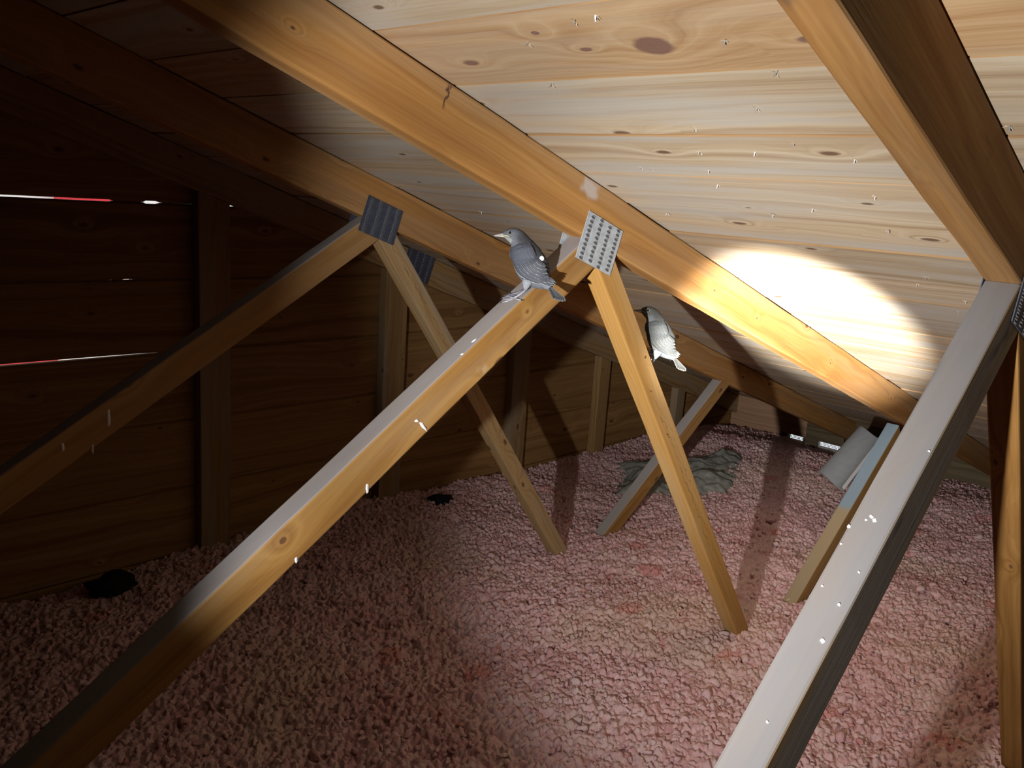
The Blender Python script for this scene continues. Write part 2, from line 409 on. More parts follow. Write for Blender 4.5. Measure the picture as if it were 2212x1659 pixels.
for k in range(-5, 8):
    z1, z0 = ztop(k - 1), ztop(k)          # board between joint k-1 (above) and joint k (below)
    xs = set(np.round(np.arange(-1.6, 4.65, 0.1), 3).tolist())
    for kk in (k - 1, k):
        for q in OPEN.get(kk, []): xs.add(q[0])
    xs = sorted(x for x in xs)
    r = np.random.default_rng(300 + k + 10)
    bm = bmesh.new(); rings = []; ox = -1.6; zc = (z0 + z1) / 2
    jit = 0.0 ; yo = r.normal(0, 0.0012)
    for x in xs:
        g0 = edge_gap(k, x); g1 = edge_gap(k - 1, x)
        zt = z1 - g1 / 2 - 0.0001; zb = z0 + g0 / 2 + 0.0001
        ch = 0.005
        pts = [(yo, zb + ch), (yo + ch, zb), (0.022, zb), (0.022, zt), (yo + ch, zt), (yo, zt - ch)]
        rings.append([bm.verts.new((x - ox, y, z - zc)) for y, z in pts])
    for i in range(len(xs) - 1):
        for j in range(6): bm.faces.new((rings[i][j], rings[i + 1][j], rings[i + 1][(j + 1) % 6], rings[i][(j + 1) % 6]))
    bm.faces.new(rings[0]); bm.faces.new(list(reversed(rings[-1])))
    bmesh.ops.recalc_face_normals(bm, faces=bm.faces)
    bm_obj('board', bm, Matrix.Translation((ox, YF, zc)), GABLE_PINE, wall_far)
slab('sheathing', -6.06, -1.59, YF, YF + 0.03, -1.36, 0.9, SHELL, wall_far)

# eave wall: blocking between the rafter ends, a screened vent gap at its foot
wall_right = setp(empty('wall_right', (4.07, 0.9, -1.2)), kind='structure')
slab('wall_plate', 4.05, 4.16, YN, 2.2, -1.36, -1.135, STUD_PINE, wall_right)
def ev(name, y0, y1, z0, z1, mat, x0=4.05, th=0.04):
    return bm_obj(name, box_bm(0, y1 - y0, -th / 2, th / 2, z0 - z1, 0, 0.002), Matrix(((0, 1, 0, x0 + th / 2), (1, 0, 0, y0), (0, 0, 1, z1), (0, 0, 0, 1))), mat, wall_right)
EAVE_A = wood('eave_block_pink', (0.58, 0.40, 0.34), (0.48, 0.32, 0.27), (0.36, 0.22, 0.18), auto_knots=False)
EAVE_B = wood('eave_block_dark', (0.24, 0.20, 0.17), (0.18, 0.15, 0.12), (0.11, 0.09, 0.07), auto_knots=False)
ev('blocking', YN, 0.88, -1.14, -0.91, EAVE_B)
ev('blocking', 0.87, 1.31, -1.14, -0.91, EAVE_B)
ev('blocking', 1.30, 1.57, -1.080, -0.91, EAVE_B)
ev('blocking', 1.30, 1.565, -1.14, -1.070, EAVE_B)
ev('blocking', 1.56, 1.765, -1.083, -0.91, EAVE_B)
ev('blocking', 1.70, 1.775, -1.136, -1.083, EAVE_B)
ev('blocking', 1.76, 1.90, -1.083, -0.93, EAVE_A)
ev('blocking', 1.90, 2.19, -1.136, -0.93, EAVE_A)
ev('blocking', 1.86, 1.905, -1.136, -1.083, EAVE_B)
# screen of crossed wires in the two open gaps
bm = bmesh.new()
for y0, y1 in ((1.555, 1.71), (1.77, 1.865)):
    n = int((y1 - y0) / 0.007)
    for i in range(n + 1):
        y = y0 + (y1 - y0) * i / n
        box_bm(4.066, 4.068, y - 0.0011, y + 0.0011, -1.137, -1.078, bm=bm)
    for j in range(9):
        z = -1.136 + 0.007 * j
        box_bm(4.064, 4.066, y0, y1, z - 0.0011, z + 0.0011, bm=bm)
setp(bm_obj('vent_screen', bm, I4, SCREEN, wall_right), kind='stuff')

# outdoors, seen only through the open joints
t1 = slab('trim_1', -4, 7, 6.0, 6.1, -4.5, 1.2, PALE_WALL, kind='structure')
slab('trim_2', 1.95, 2.33, 5.9, 5.99, -0.9, 0.6, RED_TRIM, kind='structure')
slab('trim_3', 0.9, 1.9, 5.9, 5.99, -2.2, -1.1, RED_TRIM, kind='structure')

# ------------------------------------------------------------------ trusses
def rafter(parent, y, seed, mat=PINE_RAFTER, w=DEP, xr=4.28):
    t_end = (xr - SN * H) / CS
    a = roof_pt((RIDGE_X - 0.0) / CS, y, H - w / 2 - 0.0006); b = roof_pt(t_end, y, H - w / 2 - 0.0006)
    return beam('top_chord', a, b, w, 2 * T2, mat, parent, seed=seed, zhint=NR, cuts=[((RIDGE_X, 0, 0), (-1, 0, 0)), ((4.045, 0, 0), (1, 0, 0))] if y < 2.1 else [((RIDGE_X, 0, 0), (-1, 0, 0))], wob=0.0009)
def rafter_under(x, y):   # point of the rafter's bottom plane
    return Vector((x, y, (H - DEP - 0.0006 - x * SN) / CS))
def plate(parent, y, face, cx, cz, w=0.100, h=0.079, rot=-S, cols=4, rows=10, seed=0, metal=None):
    """punched steel nail plate on one face of the truss"""
    r = np.random.default_rng(seed)
    bm = box_bm(-w / 2, w / 2, -0.0006, 0.0006, -h / 2, h / 2)
    X = Vector((math.cos(rot), 0, math.sin(rot))); Z = Vector((-math.sin(rot), 0, math.cos(rot)))
    yy = y + face * (T2 + 0.0016)
    mw = Matrix(((X.x, 0, Z.x, cx), (0, 1, 0, yy), (X.z, 0, Z.z, cz), (0, 0, 0, 1)))
    pl = bm_obj('nail_plate', bm, mw, metal or ZINC, parent)
    bh = bmesh.new(); bt = bmesh.new()
    for c in range(cols):
        for q in range(rows):
            x = (-0.5 + (c + 0.5) / cols) * w + r.normal(0, 0.0004); z = (-0.5 + (q + 0.5) / rows) * h * 0.97 + (0.0015 if c % 2 else -0.0015)
            box_bm(x - 0.0046, x + 0.0046, face * 0.0007 - 0.0002, face * 0.0007 + 0.0002, z - 0.0011, z + 0.0011, bm=bh)
            for s in (-1, 1):   # raised lips beside each slot
                v = [bt.verts.new(p) for p in ((x - 0.0044, face * 0.0006, z + s * 0.0013), (x + 0.0044, face * 0.0006, z + s * 0.0013),
                                               (x + 0.0030, face * 0.0022, z + s * 0.0022), (x - 0.0030, face * 0.0022, z + s * 0.0022),
                                               (x + 0.0044, face * 0.0006, z + s * 0.0030), (x - 0.0044, face * 0.0006, z + s * 0.0030))]
                for f in ((0, 1, 2, 3), (3, 2, 4, 5), (1, 4, 2), (0, 3, 5)): bt.faces.new([v[i] for i in f])
    bmesh.ops.recalc_face_normals(bt, faces=bt.faces)
    setp(bm_obj('slots', bh, mw, HOLE, pl), kind='stuff')
    setp(bm_obj('punched_lips', bt, mw, ZINC_TOOTH, pl), kind='stuff')
    return pl
def droppings(web, items, axis_pts, seed=0):
    """white smears on a timber; items: (world point, length, width, direction, face normal)"""
    for i, (p, l, w, d, nrm) in enumerate(items):
        r = np.random.default_rng(seed * 50 + i)
        d = Vector(d).normalized(); nrm = Vector(nrm).normalized(); d = (d - nrm * d.dot(nrm)).normalized(); s = nrm.cross(d)
        mw = Matrix(((d.x, s.x, nrm.x, p[0]), (d.y, s.y, nrm.y, p[1]), (d.z, s.z, nrm.z, p[2]), (0, 0, 0, 1)))
        n = 12; vs = []; 
        for k in range(n):
            a = 2 * math.pi * k / n; j = 1 + r.normal(0, 0.16)
            vs.append((math.cos(a) * l / 2 * j, math.sin(a) * w / 2 * j * (1.0 - 0.35 * math.cos(a)), -0.0006))
        for k in range(n): vs.append((vs[k][0] * 0.7, vs[k][1] * 0.7, 0.0005 + abs(r.normal(0, 0.0003))))
        vs.append((0, 0, 0.0008))
        fs = [(k, (k + 1) % n, n + (k + 1) % n, n + k) for k in range(n)] + [(n + k, n + (k + 1) % n, 2 * n) for k in range(n)]
        py_obj('dropping', vs, fs, mw, DROP, web, smooth=True)

# web axes measured in the truss plane (x, z)
def web(parent, y, top, bot, w, mat, seed, cuts, name='web'):
    return beam(name, (top[0], y, top[1]), (bot[0], y, bot[1]), w, 2 * T2, mat, parent, seed=seed, cuts=cuts, wob=0.0006)
def under_cut(y): return (tuple(rafter_under(1.0, y)), tuple(NR))

def line_at(p, s, x): return p[1] + s * (x - p[0])
def make_truss(name, y, loc, s1, l1, w1, w2, w3, seed, m1, m2, m3, mr, label, group=None):
    tr = setp(empty(name, loc), label, 'roof truss', group)
    ra = rafter(tr, y, seed, mr)
    # web 1: from the joint down and back towards the house's middle
    p, s = l1, s1                              # a point on its lower edge and its slope dz/dx
    c, sn = 1 / math.hypot(1, s), s / math.hypot(1, s)
    off = Vector((-sn, 0, c))                  # up-normal
    a = Vector((p[0], y, p[1])) + off * (w1 / 2)
    dd = Vector((c, 0, sn))
    top = a + dd * 0.5; bot = a - dd * ((a.z - (FZ - 0.16)) / sn)
    b1 = web(tr, y, (top.x, top.z), (bot.x, bot.z), w1, m1, seed + 1, [under_cut(y)])
    return tr, ra, b1, (Vector((p[0], y, p[1])), off)
def add_web2(tr, y, edge_lo, slope, w, mat, seed, b1plane):
    """steep web from the joint down to the ceiling joist; edge_lo: point on its lower-left edge"""
    c, sn = 1 / math.hypot(1, slope), slope / math.hypot(1, slope)
    d = Vector((c, 0, -sn)); nrm = Vector((sn, 0, c))
    a = Vector((edge_lo[0], y, edge_lo[1])) + nrm * (w / 2)
    top = a - d * 0.25; bot = a + d * ((a.z - (FZ - 0.16)) / sn)
    return web(tr, y, (top.x, top.z), (bot.x, bot.z), w, mat, seed, [under_cut(y), (tuple(b1plane[0]), tuple(b1plane[1]))])
def add_web3(tr, y, edge_hi, slope, w, mat, seed):
    """outer web rising from the joist towards the eave joint; edge_hi: point on its upper-left edge"""
    c, sn = 1 / math.hypot(1, slope), slope / math.hypot(1, slope)
    d = Vector((c, 0, sn)); nrm = Vector((sn, 0, -c))
    a = Vector((edge_hi[0], y, edge_hi[1])) + nrm * (w / 2)
    top = a + d * 0.4; bot = a - d * ((a.z - (FZ - 0.16)) / sn)
    return web(tr, y, (top.x, top.z), (bot.x, bot.z), w, mat, seed, [under_cut(y)])

# middle truss (carries the birds)
RAFTER_B = wood('pine_rafter_marked', (0.60, 0.365, 0.175), (0.48, 0.265, 0.11), (0.34, 0.165, 0.065), grey=(0.48, 0.35, 0.23), grey_amt=0.35, ringk=36, auto_knots=True,
    marks=[(1.644, 1.6475, 0.010, 0.042, (0.06, 0.035, 0.04), 0.85), (1.955, 1.998, 0.016, 0.043, (0.72, 0.73, 0.76), 0.55)])
WEB1_B = wood('pine_web_knots', (0.62, 0.39, 0.175), (0.51, 0.295, 0.12), (0.36, 0.185, 0.07), grey=(0.55, 0.42, 0.27), grey_amt=0.3, dust=(0.38, 0.37, 0.385), ringk=34, auto_knots=False, tint=(0.54, 0.48, 0.335),
    knots=[(1.089, 0.019, 0.012, 0.0052, 0.0042), (0.672, 0.019, -0.027, 0.010, 0.0045), (0.585, 0.019, 0.004, 0.0025, 0.002)],
    marks=[(0.698, 0.712, -0.021, -0.010, (0.62, 0.44, 0.25), 0.7)])
WEB2_B = wood('pine_web_split', (0.66, 0.43, 0.19), (0.54, 0.32, 0.125), (0.36, 0.18, 0.06), grey=(0.60, 0.47, 0.30), grey_amt=0.35, ringk=34, auto_knots=False, dust=(0.50, 0.38, 0.22),
    knots=[(0.50, 0.019, 0.004, 0.004, 0.0035), (0.45, -0.019, 0.01, 0.003, 0.003), (0.62, 0.019, -0.004, 0.005, 0.004)],
    marks=[(0.52, 1.02, -0.0045, -0.0035, (0.10, 0.05, 0.02), 0.8), (0.60, 1.15, 0.006, 0.0066, (0.12, 0.06, 0.025), 0.7)])
trB, raB, b1B, plB = make_truss('roof_truss', YB, (1.1, YB, FZ), 0.664, (1.053, -0.152), 0.056, None, None, 20, WEB1_B, None, None, RAFTER_B,
    'middle truss of honey-coloured pine whose left web a grey bird perches on')
b2B = add_web2(trB, YB, (1.149, -0.133), 1.325, 0.046, WEB2_B, 24, plB)
BLUE3 = wood('pine_web_blue_edge', (0.56, 0.40, 0.22), (0.46, 0.31, 0.15), (0.32, 0.19, 0.08), dust=(0.46, 0.37, 0.25), blue=((0.20, 0.29, 0.38), 0.0, 0.38), auto_knots=False)
b3B = add_web3(trB, YB, (2.392, -0.851), 0.745, 0.050, BLUE3, 27)
b3B['label'] = 'outer web with a blue-stained upper edge'
for f in (-1, 1): plate(trB, YB, f, 1.127, -0.0665, seed=5)
setp(trB.children[0], 'long sloping rafter with a pencil mark near its upper edge')

# far truss
trC, raC, b1C, plC = make_truss('roof_truss', YC, (1.1, YC, FZ), 0.612, (1.132, -0.128), 0.058, None, None, 40, PINE_WEB, None, None, PINE_RAFTER,
    'farthest free-standing pine truss with a dark blue-grey nail plate, in front of gable wall')
WEB2_C = wood('pine_web_worn', (0.56, 0.42, 0.27), (0.46, 0.33, 0.20), (0.33, 0.21, 0.11), grey=(0.46, 0.42, 0.37), grey_amt=0.55, dust=(0.46, 0.42, 0.37), marks=[(0.2, 0.95, 0.001, 0.0018, (0.08, 0.05, 0.03), 0.8)])
b2C = add_web2(trC, YC, (1.172, -0.135), 1.325, 0.046, WEB2_C, 44, plC)
b3C = add_web3(trC, YC, (2.534, -0.727), 0.706, 0.054, PINE_WEB, 47)
for f in (-1, 1): plate(trC, YC, f, 1.158, -0.0715, seed=8, metal=ZINC_DARK)

# nearest truss
RAFTER_A = wood('pine_rafter_stained', (0.50, 0.30, 0.145), (0.41, 0.225, 0.10), (0.28, 0.14, 0.06), grey=(0.38, 0.27, 0.17), grey_amt=0.35, stain=(0.07, 0.05, 0.04), ringk=36)
WEB1_A = wood('pine_web_grey', (0.50, 0.38, 0.26), (0.40, 0.29, 0.19), (0.27, 0.18, 0.11), grey=(0.30, 0.28, 0.27), grey_amt=0.8, dust=(0.225, 0.222, 0.235), stain=(0.06, 0.05, 0.05))
trA, raA, b1A, plA = make_truss('roof_truss', YA, (1.1, YA, FZ), 0.782, (0.884, -0.303), 0.066, None, None, 60, WEB1_A, None, None, RAFTER_A,
    'nearest truss, at the right edge, with a dusty pale grey web in the foreground')
WEB2_A = wood('pine_web_brown', (0.50, 0.30, 0.13), (0.40, 0.225, 0.09), (0.27, 0.13, 0.05), tint=(0.62, 0.55, 0.40))
b2A = add_web2(trA, YA, (1.211, -0.229), 1.33, 0.046, WEB2_A, 64, plA)
b3A = add_web3(trA, YA, (2.50, -0.77), 0.72, 0.052, PINE_WEB, 67)
for f in (-1, 1): plate(trA, YA, f, 1.137, -0.0755, seed=12, metal=ZINC_DARK)

# droppings
mwB = b1B.matrix_world
FRONT = (0, -1, 0)
droppings(b1B, [((0.7646, YB - T2 - .0004, -0.3285), 0.022, 0.005, (0.55, 0, -0.6), FRONT), ((0.752, YB - T2 - .0004, -0.318), 0.010, 0.004, (0.9, 0, -0.3), FRONT), ((0.6692, YB - T2 - .0004, -0.4015), 0.016, 0.006, (0.15, 0, -1), FRONT),
                ((0.5604, YB - T2 - .0004, -0.477), 0.009, 0.005, (0.1, 0, -1), FRONT)], None, 1)
droppings(b1C, [((0.5704, YC - T2 - .0004, -0.4389), 0.034, 0.006, (0, 0, -1), FRONT), ((0.4918, YC - T2 - .0004, -0.4800), 0.016, 0.006, (0, 0, -1), FRONT), ((0.541, YC - T2 - .0004, -0.4902), 0.018, 0.004, (0, 0, -1), FRONT)], None, 2)
upA = Vector((-0.782, 0, 1)).normalized()
def on_topA(x, y): return (x, y, -0.303 + 0.782 * (x - 0.884) + 0.066 * math.hypot(1, 0.782) + 0.0002)
droppings(b1A, [(on_topA(x, y), l, l * 0.7, (1, 0.4, 0.7), upA) for x, y, l in [(.8104, .2762, .006), (.8081, .2719, .0065), (.806, .279, .004), (.796, .2904, .005), (.779, .2888, .003),
                (.7309, .264, .0035), (.7612, .2621, .003), (.630, .2701, .003), (.885, .2575, .003), (.74, .285, .003), (.70, .262, .006)]], None, 3)
upB = Vector((-0.664, 0, 1)).normalized()
def on_topB(x, y): return (x, y, -0.152 + 0.664 * (x - 1.053) + 0.056 * math.hypot(1, 0.664) + 0.0002)
droppings(b1B, [(on_topB(.862, .897), .014, .004, (1, 0, .66), upB), (on_topB(.835, .893), .006, .004, (1, 0, .66), upB)], None, 4)

# gable truss: flat studs against the boards, its own top chord and plate
trD = setp(empty('gable_truss', (1.7, YD, FZ)), 'dark gable truss of flat vertical studs fixed against horizontally boarded wall', 'roof truss')
rafter(trD, YD, 80, STUD_PINE)
for i, x in enumerate((-0.145, 0.475, 1.095, 1.718, 2.335, 2.86, 3.48)):
    wst = 0.089 if x < 2.5 else 0.07
    zt = rafter_under(x, YD).z + 0.05
    beam('stud', (x, YD, FZ - 0.14), (x, YD, zt), wst, 2 * T2 - 0.001, STUD_PINE, trD, seed=90 + i, zhint=(1, 0, 0), cuts=[under_cut(YD)])
plate(trD, YD, -1, 1.80, -0.238, w=0.12, h=0.10, seed=15, metal=ZINC_DARK)

# ------------------------------------------------------------------ blown insulation
def hfield(x, y):
    x = np.asarray(x, float); y = np.asarray(y, float)
    z = FZ - 0.028 + 0.012 * np.sin(3.1 * x + 1.3 * y + .5) + 0.011 * np.sin(5.3 * y - 2.2 * x) + 0.006 * np.sin(11 * x + 7 * y)
    z = z - 0.072 * np.clip((x - 3.35) / 0.65, 0, 1) ** 1.5
    return z
# surface: a fine height field of fluffy lumps where the picture looks, a coarse one elsewhere
def hash2(ix, iy, k):
    h = (ix.astype(np.int64) * 374761393 + iy.astype(np.int64) * 668265263 + k * 974711) & 0x7fffffff
    h = ((h ^ (h >> 13)) * 1274126177) & 0x7fffffff
    h = h ^ (h >> 16)
    return (h & 0xffff) / 65535.0
def lumps(x, y, cell, k, rad=0.85):
    gx_, gy_ = x / cell, y / cell; ix, iy = np.floor(gx_).astype(np.int64), np.floor(gy_).astype(np.int64)
    best = np.zeros_like(x); rnd = np.zeros_like(x)
    for dx in (-1, 0, 1):
        for dy in (-1, 0, 1):
            cx_, cy_ = ix + dx, iy + dy
            fx = cx_ + hash2(cx_, cy_, k); fy = cy_ + hash2(cx_, cy_, k + 1); hgt = 0.45 + 0.75 * hash2(cx_, cy_, k + 2)
            an = hash2(cx_, cy_, k + 3) * 6.28; ca, sa = np.cos(an), np.sin(an)
            ux, uy = gx_ - fx, gy_ - fy
            d2 = ((ux * ca + uy * sa) / 1.15) ** 2 + ((uy * ca - ux * sa) / 0.8) ** 2
            v = hgt * np.sqrt(np.clip(1 - d2 / rad ** 2, 0, None))
            better = v > best; best = np.where(better, v, best); rnd = np.where(better, hash2(cx_, cy_, k + 5), rnd)
    return best, rnd
def vnoise(x, y, cell, k):
    gx_, gy_ = x / cell, y / cell; ix, iy = np.floor(gx_).astype(np.int64), np.floor(gy_).astype(np.int64); fx, fy = gx_ - ix, gy_ - iy
    fx, fy = fx * fx * (3 - 2 * fx), fy * fy * (3 - 2 * fy)
    a, b_, c_, d_ = hash2(ix, iy, k), hash2(ix + 1, iy, k), hash2(ix, iy + 1, k), hash2(ix + 1, iy + 1, k)
    return (a * (1 - fx) + b_ * fx) * (1 - fy) + (c_ * (1 - fx) + d_ * fx) * fy - 0.5
def grid(x0, x1, y0, y1, step, fine):
    nx, ny = int((x1 - x0) / step), int((y1 - y0) / step)
    X, Y = np.meshgrid(np.linspace(x0, x1, nx), np.linspace(y0, y1, ny), indexing='ij')
    Z = hfield(X, Y); T = np.full((nx, ny, 4), 0.5, np.float32)
    if fine:
        wx = X + 0.004 * vnoise(X, Y, 0.017, 1) + 0.003 * vnoise(X, Y, 0.006, 2); wy = Y + 0.004 * vnoise(X, Y, 0.017, 3) + 0.003 * vnoise(X, Y, 0.006, 4)
        a, ra = lumps(wx, wy, 0.0120, 20, 0.72); b_, rb = lumps(wx, wy, 0.0068, 40, 0.76); big_, rc = lumps(wx, wy, 0.055, 60)
        Z = Z + 0.010 * big_ + 0.0120 * a + 0.0070 * b_ + 0.007 * vnoise(X, Y, 0.03, 7) + 0.0028 * vnoise(X, Y, 0.007, 8) + 0.0016 * vnoise(X, Y, 0.004, 9)
        T[..., 0] = 0.6 * ra + 0.4 * rb; T[..., 1] = rc; T[..., 2] = rb
        X, Y = X + 0.005 * vnoise(X, Y, 0.009, 11), Y + 0.005 * vnoise(X, Y, 0.009, 12)
    idx = np.arange(nx * ny).reshape(nx, ny)
    return np.c_[X.ravel(), Y.ravel(), Z.ravel()], np.c_[idx[:-1, :-1].ravel(), idx[1:, :-1].ravel(), idx[1:, 1:].ravel(), idx[:-1, 1:].ravel()], T.reshape(-1, 4)
va, qa_, ta = grid(0.05, 4.04, 0.25, 2.183, 0.0033, True)
vb, qb_, tb_ = grid(-5.96, 0.06, YN + 0.03, 2.18, 0.06, False)
vc, qc_, tc_ = grid(0.04, 4.03, YN + 0.03, 0.26, 0.06, False)
verts = np.vstack([va, vb, vc]); quads = np.vstack([qa_, qb_ + len(va), qc_ + len(va) + len(vb)]); tints = np.vstack([ta, tb_, tc_])
# keep only the part of the fine field that matters: drop what lies far outside the view
R3 = np.array([CR[:], CU[:], CF[:]])
# loose tufts lying on top
def ico(sub):
    bm = bmesh.new(); bmesh.ops.create_icosphere(bm, subdivisions=sub, radius=1.0)
    v = np.array([p.co[:] for p in bm.verts]); f = np.array([[q.index for q in p.verts] for p in bm.faces]); bm.free()
    return v, f
iv, ifc = ico(2)
variants = []
for k in range(10):
    r = np.random.default_rng(700 + k); s = np.ones(len(iv))
    for q in range(12):
        d = r.normal(0, 1, 3); d /= np.linalg.norm(d)
        s += 0.34 * r.normal() * np.exp(5 * (iv @ d - 1))
    s += r.normal(0, 0.13, len(iv))
    variants.append(iv * s[:, None])
N0 = 16000
px = rng.uniform(0.0, 4.0, N0); py = rng.uniform(0.2, 2.15, N0)
P = np.c_[px, py, hfield(px, py) + 0.020]
q = P @ R3.T
u = q[:, 0] / q[:, 2] * 1833.8 + 1106; v = 829.5 - q[:, 1] / q[:, 2] * 1833.8
keep = (q[:, 2] > 0.3) & (u > -60) & (u < 2270) & (v < 1720) & (v > 800)
P = P[keep]; NCL = min(len(P), 5500); P = P[:NCL]
nv = len(iv); V = np.empty((NCL, nv, 3)); TINT = np.empty((NCL, nv, 4), np.float32)
for i in range(NCL):
    a, b, c = rng.uniform(0, 6.28, 3)
    ca, sa, cb, sb = math.cos(a), math.sin(a), math.cos(b), math.sin(b)
    M = np.array([[ca, -sa, 0], [sa, ca, 0], [0, 0, 1]]) @ np.array([[1, 0, 0], [0, cb, -sb], [0, sb, cb]])
    rad = 0.0052 * math.exp(rng.normal(0.0, 0.28))
    V[i] = (variants[i % 10] * (rng.uniform(0.8, 1.6), rng.uniform(0.6, 1.1), rng.uniform(0.6, 1.0))) @ M.T * rad + P[i] + (0, 0, rng.uniform(-0.006, 0.004))
    TINT[i] = (rng.uniform(), rng.uniform(), rng.uniform(), 1)
F = (ifc[None] + (np.arange(NCL) * nv)[:, None, None]).reshape(-1, 3)
k = NT('pink_fibre_insulation')
tc = k.n('ShaderNodeTexCoord').outputs['Object']
at = k.n('ShaderNodeAttribute', attribute_name='tint')
scol = k.n('ShaderNodeSeparateColor'); k.l(at.outputs['Color'], scol.inputs[0])
big = k.noise(tc, 4.5, 4, 0.6); med = k.noise(tc, 38, 4, 0.6); fin = k.noise(tc, 260, 4, 0.7)
mixf = k.math('ADD', k.math('MULTIPLY', scol.outputs[0], 0.30), k.math('ADD', k.math('MULTIPLY', big, 0.40), k.math('MULTIPLY', med, 0.40)))
col = k.ramp(mixf, [(0.30, (0.46, 0.215, 0.205)), (0.46, (0.66, 0.385, 0.395)), (0.60, (0.72, 0.49, 0.50)), (0.80, (0.70, 0.55, 0.50))])
col = k.mix(k.math('MULTIPLY', k.step(k.noise(tc, 2.3, 3, 0.5), 0.52, 0.66), 0.40), col, (0.62, 0.46, 0.345))
col = k.mix(k.math('MULTIPLY', k.step(fin, 0.50, 0.70), 0.45), col, (0.74, 0.62, 0.61))
col = k.mix(k.math('MULTIPLY', k.math('GREATER_THAN', scol.outputs[1], 0.975), 0.5), col, (0.60, 0.20, 0.17))
k.bump(k.math('ADD', fin, k.math('MULTIPLY', med, 0.5)), 0.8, 0.003)
PINK = k.out(col, 0.95, 0, 0.08)
def np_obj(name, verts, faces, mat, tint=None, smooth=True):
    me = bpy.data.meshes.new(name); n = faces.shape[1]
    me.vertices.add(len(verts)); me.vertices.foreach_set('co', verts.astype(np.float32).ravel())
    me.loops.add(faces.size); me.loops.foreach_set('vertex_index', faces.astype(np.int32).ravel())
    me.polygons.add(len(faces)); me.polygons.foreach_set('loop_start', (np.arange(len(faces)) * n).astype(np.int32))
    me.polygons.foreach_set('loop_total', np.full(len(faces), n, np.int32))
    me.polygons.foreach_set('use_smooth', np.full(len(faces), smooth))
    me.update(calc_edges=True)
    if tint is not None:
        a = me.color_attributes.new('tint', 'FLOAT_COLOR', 'POINT'); a.data.foreach_set('color', tint.astype(np.float32).ravel())
    me.validate()
    me.materials.append(mat)
    o = bpy.data.objects.new(name, me); C.objects.link(o)
    return o
ins = np_obj('blown_insulation', verts, quads, PINK, tints)
setp(ins, 'bed of pink loose-fill fibre insulation covering the attic floor', 'insulation', kind='stuff')
cl = np_obj('insulation_clumps', V.reshape(-1, 3), F, PINK, TINT.reshape(-1, 4))
cl['kind'] = 'stuff'; cl.parent = ins

# ------------------------------------------------------------------ grey batt, foam baffle, debris
def lump_grid(nx, ny, shape, zf):
    vs = []; fs = []
    for i in range(nx):
        for j in range(ny): vs.append(zf(i / (nx - 1), j / (ny - 1)))
    for i in range(nx - 1):
        for j in range(ny - 1): fs.append((i * ny + j, (i + 1) * ny + j, (i + 1) * ny + j + 1, i * ny + j + 1))
    return vs, fs
from mathutils import noise as mn
def batt_pt(a, b):
    A, B_, C_, D_ = Vector((2.42, 1.76, 0)), Vector((2.84, 1.46, 0)), Vector((3.42, 1.72, 0)), Vector((2.82, 2.05, 0))
    p = (A * (1 - a) + B_ * a) * (1 - b) + (D_ * (1 - a) + C_ * a) * b
    e = min(a, 1 - a, b, 1 - b) * 5
    n = mn.noise(p * 7.0); n2 = mn.noise(p * 22.0); n3 = mn.noise(p * 55.0)
    z = float(hfield(p.x, p.y)) - 0.01 + 0.055 * min(1, e) ** 0.6 + 0.030 * n * min(1, e) + 0.014 * n2 + 0.006 * n3
    return (p.x + 0.02 * n2, p.y + 0.02 * n, z)
vs, fs = lump_grid(90, 70, None, batt_pt)
b = py_obj('insulation_batt', vs, fs, I4, BATT, None, smooth=True)
setp(b, 'torn grey fibre batt lying on pink insulation behind the right webs', 'insulation')

# foam baffle: a corrugated grey foam vent chute leaning on the outer web of the middle truss
Ab, Bb, Cb, Db = Vector((2.8015, 1.15, -0.868)), Vector((2.555, 0.965, -0.815)), Vector((3.1069, 1.15, -0.7558)), Vector((2.82, 0.965, -0.690))
nb = (Bb - Ab).cross(Cb - Ab).normalized()
def chute(off):
    vs = []; NX, NY = 40, 8
    for i in range(NX):
        a = i / (NX - 1)
        for j in range(NY):
            c = j / (NY - 1)
            p = (Ab * (1 - a) + Bb * a) * (1 - c) + (Cb * (1 - a) + Db * a) * c
            vs.append(p + nb * (0.018 * math.sin(a * 2 * math.pi) + off))
    return vs, NX, NY
v1, NX, NY = chute(0.0); v2, _, _ = chute(0.011)
fs = []; n1 = NX * NY; mi = []
for i in range(NX - 1):
    for j in range(NY - 1):
        q4 = (i * NY + j, (i + 1) * NY + j, (i + 1) * NY + j + 1, i * NY + j + 1)
        fs.append(q4); mi.append(0); fs.append(tuple(reversed([x + n1 for x in q4]))); mi.append(0)
for i in range(NX - 1):
    for j in (0, NY - 1):
        fs.append((i * NY + j, i * NY + j + n1, (i + 1) * NY + j + n1, (i + 1) * NY + j)); mi.append(1)
for j in range(NY - 1):
    for i in (0, NX - 1):
        fs.append((i * NY + j, i * NY + j + 1, i * NY + j + 1 + n1, i * NY + j + n1)); mi.append(1)
ch = py_obj('foam_baffle', v1 + v2, fs, I4, [FOAM, FOAM_EDGE], None, smooth=False)
ch.data.polygons.foreach_set('material_index', mi)
setp(ch, 'grey corrugated foam baffle with white lower edge beside the blue-edged web', 'foam baffle')

